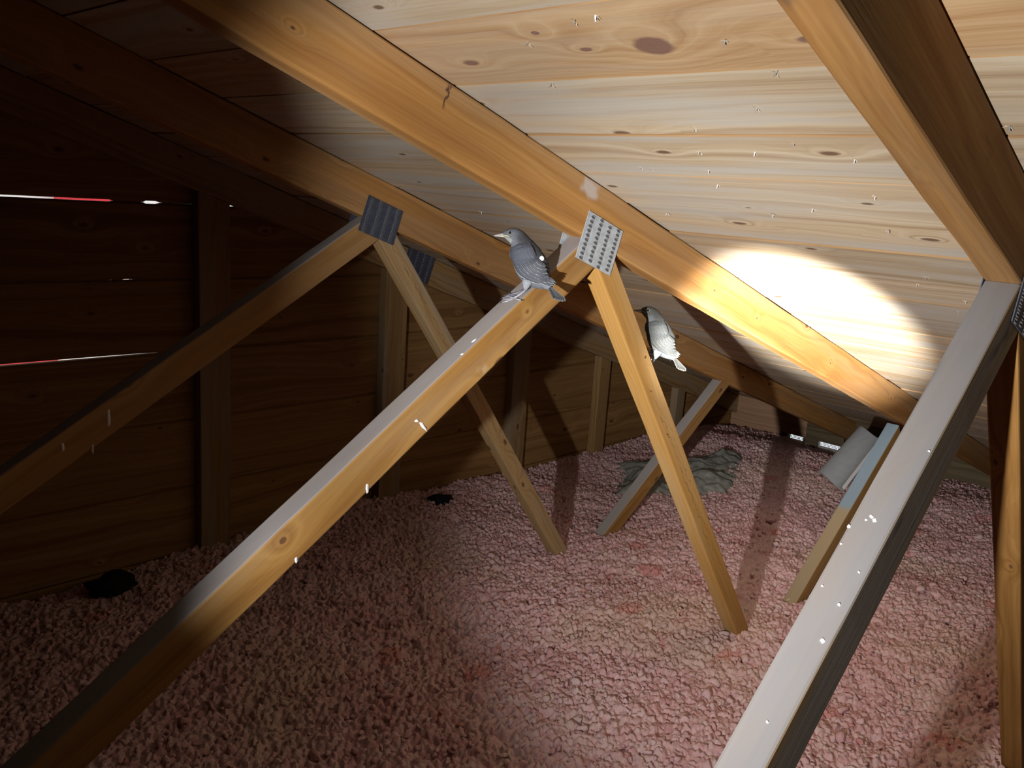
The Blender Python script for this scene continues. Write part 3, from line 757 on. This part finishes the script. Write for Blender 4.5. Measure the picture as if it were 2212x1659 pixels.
def debris(name, loc, sx, sy, sz, label, seed):
    bm = bmesh.new(); bmesh.ops.create_icosphere(bm, subdivisions=3, radius=1.0)
    for vv in bm.verts:
        d = 1 + 0.45 * mn.noise(vv.co * 1.7 + Vector((seed, 0, 0))) + 0.25 * mn.noise(vv.co * 5 + Vector((0, seed, 0)))
        vv.co = Vector((vv.co.x * sx * d, vv.co.y * sy * d, max(-0.35, vv.co.z) * sz * d))
    o = bm_obj(name, bm, Matrix.Translation(loc), DEBRIS, None, smooth=True)
    return setp(o, label, 'debris', 'black debris on the insulation')
debris('debris_clump', (0.77, 2.08, -1.038), 0.062, 0.04, 0.026, 'ragged black clump on insulation at far left against gable wall', 3.1)
debris('debris_clump', (1.86, 2.06, -1.04), 0.05, 0.03, 0.025, 'smaller black clump on insulation left of the far truss\'s steep web', 8.7)

# ------------------------------------------------------------------ birds
QS = 11613.0
def ql(x, y): return ((740 - x) / QS, (1390 - y) / QS)       # profile sketch units -> (forward, up) in metres
SPINE = [(382, 283, 36), (405, 279, 62), (440, 275, 88), (500, 282, 122), (565, 300, 146), (640, 350, 166), (705, 450, 196), (770, 590, 256), (850, 760, 292), (940, 920, 296),
         (1030, 1050, 246), (1110, 1140, 165), (1180, 1200, 96), (1235, 1245, 46), (1250, 1258, 10)]
sp_pts = np.array([(*ql(x, y), r / QS) for x, y, r in SPINE])
def catmull(P, n):
    P = np.vstack([2 * P[0] - P[1], P, 2 * P[-1] - P[-2]]); out = []
    for i in range(1, len(P) - 2):
        for t in np.linspace(0, 1, n, endpoint=False):
            a, b_, c, d = P[i - 1:i + 3]
            out.append(0.5 * (2 * b_ + (c - a) * t + (2 * a - 5 * b_ + 4 * c - d) * t * t + (3 * b_ - a - 3 * c + d) * t ** 3))
    out.append(P[-2]); return np.array(out)
SPL = catmull(sp_pts, 6)
TAN = np.gradient(SPL[:, :2], axis=0); TAN /= np.linalg.norm(TAN, axis=1)[:, None]
LATK = np.interp(np.linspace(0, 1, len(SPL)), [0, .15, .35, .6, .8, 1], [0.8, 0.88, 0.86, 0.80, 0.80, 0.7])
def lat_at(a, u_):
    d = np.hypot(SPL[:, 0] - a, SPL[:, 1] - u_) / SPL[:, 2]
    best = 0.0
    nrm = np.c_[-TAN[:, 1], TAN[:, 0]]
    dx = np.c_[a - SPL[:, 0], u_ - SPL[:, 1]]
    al = np.abs((dx * TAN).sum(1)); pr = np.abs((dx * nrm).sum(1))
    ok = al < 0.004
    if ok.any():
        rr = SPL[ok, 2]; val = rr * LATK[ok] * np.sqrt(np.clip(1 - (pr[ok] / rr) ** 2, 0, 1)); best = val.max()
    return float(best)
def attr_mat(name, rough, bump_s, spec=0.15, scale=900):
    k = NT(name); at = k.n('ShaderNodeAttribute', attribute_name='tint')
    tc = k.n('ShaderNodeTexCoord').outputs['Object']
    nz = k.noise(k.vmul(tc, (1.0, 1.0, 0.45)), scale, 4, 0.65)
    col = k.mix(k.math('MULTIPLY', k.math('SUBTRACT', nz, 0.3, clamp=True), 0.55), at.outputs['Color'], (0.62, 0.63, 0.66))
    col = k.mix(0.75, col, at.outputs['Color'])
    k.bump(nz, bump_s, 0.0012)
    return k.out(col, rough, 0, spec)
PLUMAGE = attr_mat('grey_plumage', 0.85, 0.7)
FEATHER = attr_mat('wing_feather', 0.65, 0.2, 0.2)
BEAK = attr_mat('horn_beak', 0.35, 0.05, 0.4)
EYE = plain('black_eye', (0.008, 0.008, 0.010), 0.08, 0, 0.6)
EYERING = plain('pale_eye_ring', (0.158, 0.161, 0.154), 0.7)
LEG_SHADED = plain('shaded_scaly_leg', (0.148, 0.148, 0.185), 0.5, 0, 0.3, 0.3, 400)  # darker copy of the leg colour: shade on the far leg painted in
LEGPALE = plain('pale_scaly_leg', (0.311, 0.311, 0.348), 0.5, 0, 0.3, 0.3, 400)
CLAW = plain('dark_claw', (0.03, 0.03, 0.035), 0.4)
def sstep(x, a, b): 
    t = np.clip((x - a) / (b - a), 0, 1); return t * t * (3 - 2 * t)
def build_bird(root, mw, pal):
    mant, head, belly, throat, wingd, wingp, gape = [np.array(c) for c in pal]
    # body ----------------------------------------------------------
    NS = 28; vs = []; cs = []; fs = []; n = len(SPL)
    r = np.random.default_rng(5)
    for i in range(n):
        c = SPL[i]; t = TAN[i]; nr = np.array([-t[1], t[0]])
        if nr[1] < 0: nr = -nr
        f = i / (n - 1)
        for j in range(NS):
            a = 2 * math.pi * j / NS; ca, sa = math.cos(a), math.sin(a)      # ca up/back, sa lateral
            jit = 1 + (r.normal(0, 0.010) if 0.1 < f < 0.97 else 0)
            vv = c[:2] + nr * c[2] * ca * jit; l = c[2] * LATK[i] * sa * jit
            if f < 0.30 and ca < 0 and abs(sa) > 0.3: l *= 1.05                       # cheeks
            vs.append((vv[0], l, vv[1]))
            hd = 1 - sstep(f, 0.30, 0.40)
            colr = mant * (0.5 + 0.5 * sstep(ca, -0.3, 0.35)) + 0
            col_body = belly * (1 - sstep(ca, -0.45, 0.25)) + mant * sstep(ca, -0.45, 0.25)
            col_head = throat * (1 - sstep(ca, -0.72, -0.35)) + head * sstep(ca, -0.72, -0.35)
            col_head = col_head * (1 - 0.25 * sstep(ca, 0.4, 0.9))
            cc = col_head * hd + col_body * (1 - hd)
            if f > 0.78: cc = cc * (1 - sstep(f, 0.78, 0.9) * (ca < 0.1)) + belly * 1.35 * sstep(f, 0.78, 0.9) * (ca < 0.1)
            cs.append((*np.clip(cc * (1 + r.normal(0, 0.05)), 0, 1), 1))
    for i in range(n - 1):
        for j in range(NS): fs.append((i * NS + j, i * NS + (j + 1) % NS, (i + 1) * NS + (j + 1) % NS, (i + 1) * NS + j))
    fs.append(tuple(range(NS - 1, -1, -1))); fs.append(tuple((n - 1) * NS + j for j in range(NS)))
    body = py_obj('body', vs, fs, mw, PLUMAGE, root, smooth=True, colors=cs)
    # tufts of down that break the outline at crown, nape and vent
    tv, tf, tcx = [], [], []
    for kk in range(170):
        i = int(r.integers(12, n - 6)); a = r.uniform(-1.2, 1.2) if r.uniform() < 0.55 else r.uniform(2.0, 4.3)
        c = SPL[i]; t = TAN[i]; nr = np.array([-t[1], t[0]]); nr = nr if nr[1] > 0 else -nr
        ca, sa = math.cos(a), math.sin(a)
        base = np.array([c[0] + nr[0] * c[2] * ca, c[2] * LATK[i] * sa, c[1] + nr[1] * c[2] * ca])
        outw = np.array([nr[0] * ca, sa, nr[1] * ca]); back = np.array([t[0], 0, t[1]])
        L = r.uniform(0.003, 0.006); wv = np.cross(outw, back) * 0.0009
        tip = base + back * L + outw * L * r.uniform(0.02, 0.22); b0 = base - outw * 0.0006
        s0 = len(tv); tv += [tuple(b0 + wv), tuple(b0 - wv), tuple(tip)]; tf.append((s0, s0 + 1, s0 + 2))
        f = i / (n - 1); cc = (mant if ca > 0 else belly) if f > 0.36 else (head if ca > -0.4 else throat)
        tcx += [(*cc, 1)] * 3
    setp(py_obj('down_tufts', tv, tf, mw, PLUMAGE, body, colors=tcx), kind='stuff')
    # beak ----------------------------------------------------------
    def beak_part(name, pts, dark, pale):
        v = []; fcs = []; cc = []; m = 10
        for (x, y, rv, rl) in pts:
            a0, u0 = ql(x, y)
            for j in range(m):
                a = 2 * math.pi * j / m
                v.append((a0, rl / QS * math.sin(a), u0 + rv / QS * math.cos(a)))
                cc.append((*(np.array(dark) * (0.5 + 0.5 * math.cos(a)) + np.array(pale) * (0.5 - 0.5 * math.cos(a))), 1))
        for i in range(len(pts) - 1):
            for j in range(m): fcs.append((i * m + j, i * m + (j + 1) % m, (i + 1) * m + (j + 1) % m, (i + 1) * m + j))
        fcs.append(tuple(range(m))); fcs.append(tuple((len(pts) - 1) * m + j for j in range(m - 1, -1, -1)))
        return py_obj(name, v, fcs, mw, BEAK, root, smooth=True, colors=cc)
    beak_part('upper_beak', [(405, 268, 34, 46), (370, 266, 27, 38), (320, 268, 20, 28), (260, 276, 13, 17), (220, 284, 8, 9), (200, 290, 2, 2)], (0.07, 0.07, 0.08), (0.42, 0.40, 0.38))
    beak_part('lower_beak', [(410, 306, 22, 42), (370, 302, 18, 34), (320, 299, 13, 24), (260, 295, 8, 14), (225, 292, 4, 6), (212, 291, 2, 2)], (0.45, 0.43, 0.42), (0.52, 0.50, 0.46))
    for s in (-1, 1):
        # gape: the yellow corner of a young bird's mouth
        v = []; fcs = []
        for i, (x, y, w) in enumerate([(392, 300, 6), (430, 303, 11), (470, 312, 13), (505, 326, 9), (525, 336, 2)]):
            for dy in (-w, 0, w):
                a0, u0 = ql(x, y + dy); v.append((a0, s * (lat_at(a0, u0) + (0.0016 if dy == 0 else 0.0003)), u0))
        for i in range(4):
            for j in range(2): fcs.append((i * 3 + j, i * 3 + j + 1, (i + 1) * 3 + j + 1, (i + 1) * 3 + j))
        py_obj('gape', v, fcs, mw, BEAK, root, smooth=True, colors=[(*gape, 1)] * len(v))
        a0, u0 = ql(528, 262); l = lat_at(a0, u0)
        bm = bmesh.new(); bmesh.ops.create_uvsphere(bm, u_segments=16, v_segments=10, radius=0.0024)
        e = bm_obj('eye', bm, mw @ Matrix.Translation((a0, s * (l - 0.0008), u0)), EYE, root, smooth=True)
        bm = bmesh.new()
        ringv = []
        for kx in range(20):
            th = 2 * math.pi * kx / 20
            ringv.append([bm.verts.new((math.cos(th) * (0.0025 + rr) , s * hh, math.sin(th) * (0.0025 + rr))) for rr, hh in ((-0.0002, 0.0002), (0.0005, 0.0010), (0.0011, -0.0004))])
        for kx in range(20):
            for q_ in range(2): bm.faces.new((ringv[kx][q_], ringv[(kx + 1) % 20][q_], ringv[(kx + 1) % 20][q_ + 1], ringv[kx][q_ + 1]))
        bmesh.ops.recalc_face_normals(bm, faces=bm.faces)
        bm_obj('eye_ring', bm, mw @ Matrix.Translation((a0, s * (l + 0.0002), u0)), EYERING, e, smooth=True)
    # wings ----------------------------------------------------------
    def feather(name, parent, s, root_q, tip_q, wid, lift, sag, dark, pale):
        NL, NW = 14, 11; v = []; fcs = []; cc = []
        gs = [-1, -0.9, -0.7, -0.4, 0, 0.3, 0.55, 0.70, 0.78, 0.90, 1.0]; es = [0.5, 0.3, 0, 0, 0.12, 0, 0, 0.05, 0.9, 1, 1]
        p0 = np.array(root_q, float); p1 = np.array(tip_q, float); d = p1 - p0; L = np.linalg.norm(d); d /= L; nq = np.array([-d[1], d[0]])
        for i in range(NL):
            f = i / (NL - 1)
            wf = wid * (0.50 + 0.50 * min(1, f * 2.5)) * math.sqrt(max(0.0, 1 - max(0, (f - 0.66) / 0.34) ** 2)) + 1.0
            c = p0 + d * L * f + nq * sag * math.sin(math.pi * f ** 0.8)
            for g, e0 in zip(gs, es):
                qx, qy = c + nq * wf / 2 * g
                a0, u0 = ql(qx, qy); l = lat_at(a0, u0)
                sink = 0.0045 * max(0, 1 - f / 0.30)            # the quill end is buried under the coverts
                v.append((a0, s * (max(l, 0.0035) + lift - sink + 0.0010 * (1 - g * g)), u0))
                e = max(e0, 0.9 * sstep(f, 0.93, 0.98)) * sstep(f, 0.08, 0.25)
                cc.append((*(np.array(dark) * (1 - e) + np.array(pale) * e), 1))
        for i in range(NL - 1):
            for j in range(NW - 1): fcs.append((i * NW + j, i * NW + j + 1, (i + 1) * NW + j + 1, (i + 1) * NW + j))
        return py_obj(name, v, fcs, mw, FEATHER, parent, smooth=True, colors=cc)
    for s in (1, -1):
        # shoulder and coverts as one padded shell
        v = []; fcs = []; cc = []; NA, NB = 16, 14
        lo = catmull(np.array([(505, 545), (535, 690), (600, 840), (740, 960), (900, 1080), (1080, 1180), (1240, 1225)], float), 4)
        hi = catmull(np.array([(700, 470), (860, 500), (985, 620), (1080, 740), (1160, 880), (1220, 1020), (1290, 1190)], float), 4)
        ii = np.linspace(0, len(lo) - 1, NA)
        for i, q_ in enumerate(ii):
            l0 = np.array([np.interp(q_, range(len(lo)), lo[:, k_]) for k_ in (0, 1)]); h0 = np.array([np.interp(q_, range(len(hi)), hi[:, k_]) for k_ in (0, 1)])
            for j in range(NB):
                g = j / (NB - 1); qx, qy = l0 * (1 - g) + h0 * g
                a0, u0 = ql(qx, qy); l = lat_at(a0, u0); pad = 0.0024 * (1 - (2 * g - 1) ** 4) * (1 - (max(0, i / (NA - 1) - 0.8) / 0.2) ** 2)
                if i == 0: pad = -0.0005
                v.append((a0, s * (max(l, 0.003) + pad), u0))
                cc.append((*(wingd * (1.15 + 0.35 * (1 - i / NA)) * (0.9 + 0.2 * (1 - g))), 1))
        for i in range(NA - 1):
            for j in range(NB - 1): fcs.append((i * NB + j, i * NB + j + 1, (i + 1) * NB + j + 1, (i + 1) * NB + j))
        wing = py_obj('wing', v, fcs, mw, PLUMAGE, root, smooth=True, colors=cc)
        prim = [((880, 1020), (1270, 1232)), ((930, 985), (1300, 1222)), ((980, 950), (1325, 1195)), ((1030, 930), (1340, 1160))]
        for kx, (a_, b_) in enumerate(prim): feather('feather', wing, s, a_, b_, 60, 0.0022 + 0.0003 * kx, 24, wingd, wingp)
        sec = [((575, 690), (1120, 1200), 120, 96), ((640, 690), (1190, 1185), 108, 92), ((715, 700), (1240, 1150), 98, 90), ((800, 710), (1225, 1085), 84, 90), ((880, 720), (1215, 1020), 70, 88), ((950, 730), (1200, 955), 52, 86), ((1010, 730), (1180, 890), 34, 80)]
        for kx, (a_, b_, sg, wd) in enumerate(sec): feather('feather', wing, s, a_, b_, wd, 0.0020 + 0.0004 * kx, sg, wingd, wingp)
        for kx in range(6):      # coverts, plain slate
            f = kx / 5
            feather('feather', wing, s, (545 + 330 * f, 520 - 60 * f), (640 + 350 * f, 790 - 30 * f), 120, 0.0024 + 0.0003 * kx, 20, wingd * 1.40, wingd * 1.55)
    # tail ----------------------------------------------------------
    tl = None
    def tailf(parent, tip, sidel, dark, pale, nm):
        NL, NW = 9, 7; v = []; fcs = []; cc = []
        p0 = np.array((1190, 1205.0)); p1 = np.array(tip, float); d = p1 - p0; L = np.linalg.norm(d); d /= L; nq = np.array([-d[1], d[0]])
        for i in range(NL):
            f = i / (NL - 1); wf = (46 + 34 * f) * math.sqrt(max(0, 1 - max(0, (f - 0.86) / 0.14) ** 2)) + 2
            for j in range(NW):
                g = j / (NW - 1) * 2 - 1; c = p0 + d * L * f + nq * wf / 2 * g; a0, u0 = ql(*c)
                v.append((a0, sidel * (0.2 + 0.8 * f) + 0.0006 * (1 - g * g) * (1 if sidel >= 0 else -1) + g * 0.0010 * f, u0))
                e = max(sstep(abs(g), 0.8, 0.97) * 0.8, sstep(f, 0.95, 0.99)); cc.append((*(np.array(dark) * (1 - e) + np.array(pale) * e), 1))
        for i in range(NL - 1):
            for j in range(NW - 1): fcs.append((i * NW + j, i * NW + j + 1, (i + 1) * NW + j + 1, (i + 1) * NW + j))
        return py_obj(nm, v, fcs, mw, FEATHER, parent, smooth=True, colors=cc)
    tips = [(1345, 1470, 0.0062), (1385, 1490, 0.0046), (1430, 1500, 0.0028), (1475, 1505, 0.0008), (1515, 1500, -0.0010), (1480, 1495, -0.0028), (1430, 1490, -0.0046), (1390, 1475, -0.0060)]
    for kx, (x, y, l) in enumerate(tips):
        o = tailf(root if tl is None else tl, (x, y), l, wingd * 0.28, wingp * 0.45, 'tail' if tl is None else 'feather')
        if tl is None: tl = o
    return body
def tube(name, pts, mw, mat, parent, seg=8):
    bm = bmesh.new(); rings = []
    pts = [(Vector(p), r) for p, r in pts]
    for i, (p, r) in enumerate(pts):
        d = (pts[min(i + 1, len(pts) - 1)][0] - pts[max(i - 1, 0)][0]).normalized()
        x = d.orthogonal().normalized(); 
        ref = Vector((0.31, 0.5, 0.81)); x = (ref - d * ref.dot(d)).normalized(); y = d.cross(x)
        rings.append([bm.verts.new(p + (x * math.cos(2 * math.pi * j / seg) + y * math.sin(2 * math.pi * j / seg)) * r) for j in range(seg)])
    for i in range(len(rings) - 1):
        for j in range(seg): bm.faces.new((rings[i][j], rings[i][(j + 1) % seg], rings[i + 1][(j + 1) % seg], rings[i + 1][j]))
    bm.faces.new(rings[0]); bm.faces.new(list(reversed(rings[-1])))
    bmesh.ops.recalc_face_normals(bm, faces=bm.faces)
    return bm_obj(name, bm, mw, mat, parent, smooth=True)
def bird_frame(origin, roll_deg, yaw_deg, scale=1.0):
    """bird axes: X forward, Y to its left (towards the viewer's side), Z up"""
    f0, u0, l0 = -CR, CU, -CF
    a = math.radians(roll_deg); f1 = f0 * math.cos(a) + u0 * math.sin(a); u1 = -f0 * math.sin(a) + u0 * math.cos(a)
    b_ = math.radians(yaw_deg); f2 = f1 * math.cos(b_) - l0 * math.sin(b_); l2 = l0 * math.cos(b_) + f1 * math.sin(b_)
    f2, l2, u1 = f2 * scale, l2 * scale, u1 * scale
    return Matrix(((f2.x, l2.x, u1.x, origin[0]), (f2.y, l2.y, u1.y, origin[1]), (f2.z, l2.z, u1.z, origin[2]), (0, 0, 0, 1)))
# mantle, head, belly, throat, wing dark, wing pale, gape
PAL1 = [(0.0336, 0.0353, 0.0410), (0.1033, 0.1123, 0.1394), (0.1156, 0.1246, 0.1517), (0.3110, 0.3260, 0.3110), (0.0402, 0.0443, 0.0599), (0.3260, 0.3330, 0.3480), (0.4070, 0.3850, 0.1920)]
PAL2 = [(0.0468, 0.0497, 0.0490), (0.0600, 0.0616, 0.0544), (0.1188, 0.1294, 0.1364), (0.1632, 0.1680, 0.1488), (0.0374, 0.0409, 0.0415), (0.2268, 0.2214, 0.1944), (0.2016, 0.1968, 0.0720)]

def legs(root, mw, near_foot, far_foot, near_toes, far_toes, mats, near_ank, far_ank, hips):
    for nm, foot, toes, ank, hip, m in (('leg', near_foot, near_toes, near_ank, hips[0], mats[0]), ('leg', far_foot, far_toes, far_ank, hips[1], mats[1])):
        A = mw @ Vector(ank); Hh = mw @ Vector(hip); Fo = Vector(foot)
        lg = tube(nm, [(A, 0.0019), ((A * 0.5 + Fo * 0.5), 0.0013), (Fo + Vector((0, 0, 0.0012)), 0.0016)], I4, m, root)
        tube('thigh', [(Hh, 0.0095), (Hh * 0.6 + A * 0.4, 0.0072), (Hh * 0.25 + A * 0.75, 0.0042), (A, 0.0022)], I4, THIGH, lg, 12)
        for t in toes:
            T = [Vector(q_) for q_ in t]; pts = [(Fo + Vector((0, 0, 0.001)), 0.0013)]
            for i_, q_ in enumerate(T): pts.append((q_, 0.0011 - 0.0002 * i_))
            tube('toe', pts, I4, m, lg, 6)
            d = (T[-1] - (T[-2] if len(T) > 1 else Fo)).normalized()
            tube('claw', [(T[-1], 0.0009), (T[-1] + d * 0.0025 + Vector((0, 0, 0.0002)), 0.0006), (T[-1] + d * 0.0045 - Vector((0, 0, 0.0012)), 0.0001)], I4, CLAW, lg, 6)
THIGH = plain('pale_thigh_down', (0.222, 0.237, 0.266), 0.9, 0, 0.1, 0.25, 700)
THIGH_D = THIGH

O1 = Vector((0.9538, 0.8911, -0.1467)) + CF * 0.012
M1 = bird_frame(O1, 0, 10)
bird1 = setp(empty('fledgling', tuple(O1)), 'dark slate-grey fledgling perched on top of the sloping beam, facing left', 'bird', 'fledglings in the attic')
build_bird(bird1, M1, PAL1)
bm = bmesh.new(); bmesh.ops.create_icosphere(bm, subdivisions=2, radius=1.0)
for vv in bm.verts: vv.co = Vector((vv.co.x * 0.0040, vv.co.y * 0.0028, vv.co.z * 0.0044)) * (1 + 0.25 * mn.noise(vv.co * 2.5))
a_t, u_t = ql(1108, 745)
setp(bm_obj('down_tuft', bm, M1 @ Matrix.Translation((a_t, lat_at(a_t, u_t) + 0.0012, u_t)), DROP, bird1, smooth=True), 'small white tuft of down on the back')
def tb(x, y, h=0.0011): p = on_topB(x, y); return (p[0] - 0.55 * h, p[1], p[2] + 0.83 * h)
def qa(x, y, l): a0, u0 = ql(x, y); return (a0, l, u0)
legs(bird1, M1, tb(0.9475, 0.9025), tb(0.9520, 0.9160),
     [[tb(0.9455, 0.912), tb(0.9435, 0.9225)], [tb(0.950, 0.913), tb(0.9505, 0.9225)], [tb(0.941, 0.911), tb(0.9375, 0.918)], [tb(0.9480, 0.8945), tb(0.9480, 0.8885, 0.0005)]],
     [[tb(0.952, 0.9225), tb(0.951, 0.9265)], [tb(0.956, 0.9220), tb(0.958, 0.9260)], [tb(0.948, 0.922), tb(0.9455, 0.9258)], [tb(0.953, 0.9085), tb(0.9535, 0.9035)]],
     (LEGPALE, LEG_SHADED), qa(800, 1300, 0.009), qa(770, 1262, -0.007), (qa(850, 1120, 0.010), qa(850, 1110, -0.009)))

# second bird clings to the upper side of the steep web
a_c, u_c = ql(843, 718)
P2 = Vector((1.358, 0.905, -0.2338))
M2r = bird_frame((0, 0, 0), 6.5, 6, 1.0)
O2 = P2 - (M2r @ Vector((a_c, 0, u_c)))
M2 = bird_frame(O2, 6.5, 6, 1.0)
bird2 = setp(empty('fledgling', tuple(O2)), 'pale grey-green fledgling clinging to right side of the steep web', 'bird', 'fledglings in the attic')
build_bird(bird2, M2, PAL2)
def w2(z, y, h=0.0012):     # point on the upper-right face of the middle truss's steep web
    x = 1.149 + (-0.133 - z) / 1.325 + 0.046 * math.hypot(1, 1.325) / 1.325
    return (x + 0.80 * h, y, z + 0.60 * h)
legs(bird2, M2, w2(-0.292, 0.896), w2(-0.268, 0.912),
     [[w2(-0.284, 0.900), w2(-0.276, 0.903)], [w2(-0.286, 0.893), w2(-0.279, 0.8905)], [w2(-0.298, 0.894), w2(-0.304, 0.8925)]],
     [[w2(-0.260, 0.915), w2(-0.253, 0.917)], [w2(-0.261, 0.909), w2(-0.254, 0.906)], [w2(-0.274, 0.912), w2(-0.280, 0.913)]],
     (LEGPALE, LEGPALE), qa(800, 1310, 0.008), qa(720, 1180, -0.007), (qa(850, 1120, 0.010), qa(800, 1050, -0.009)))
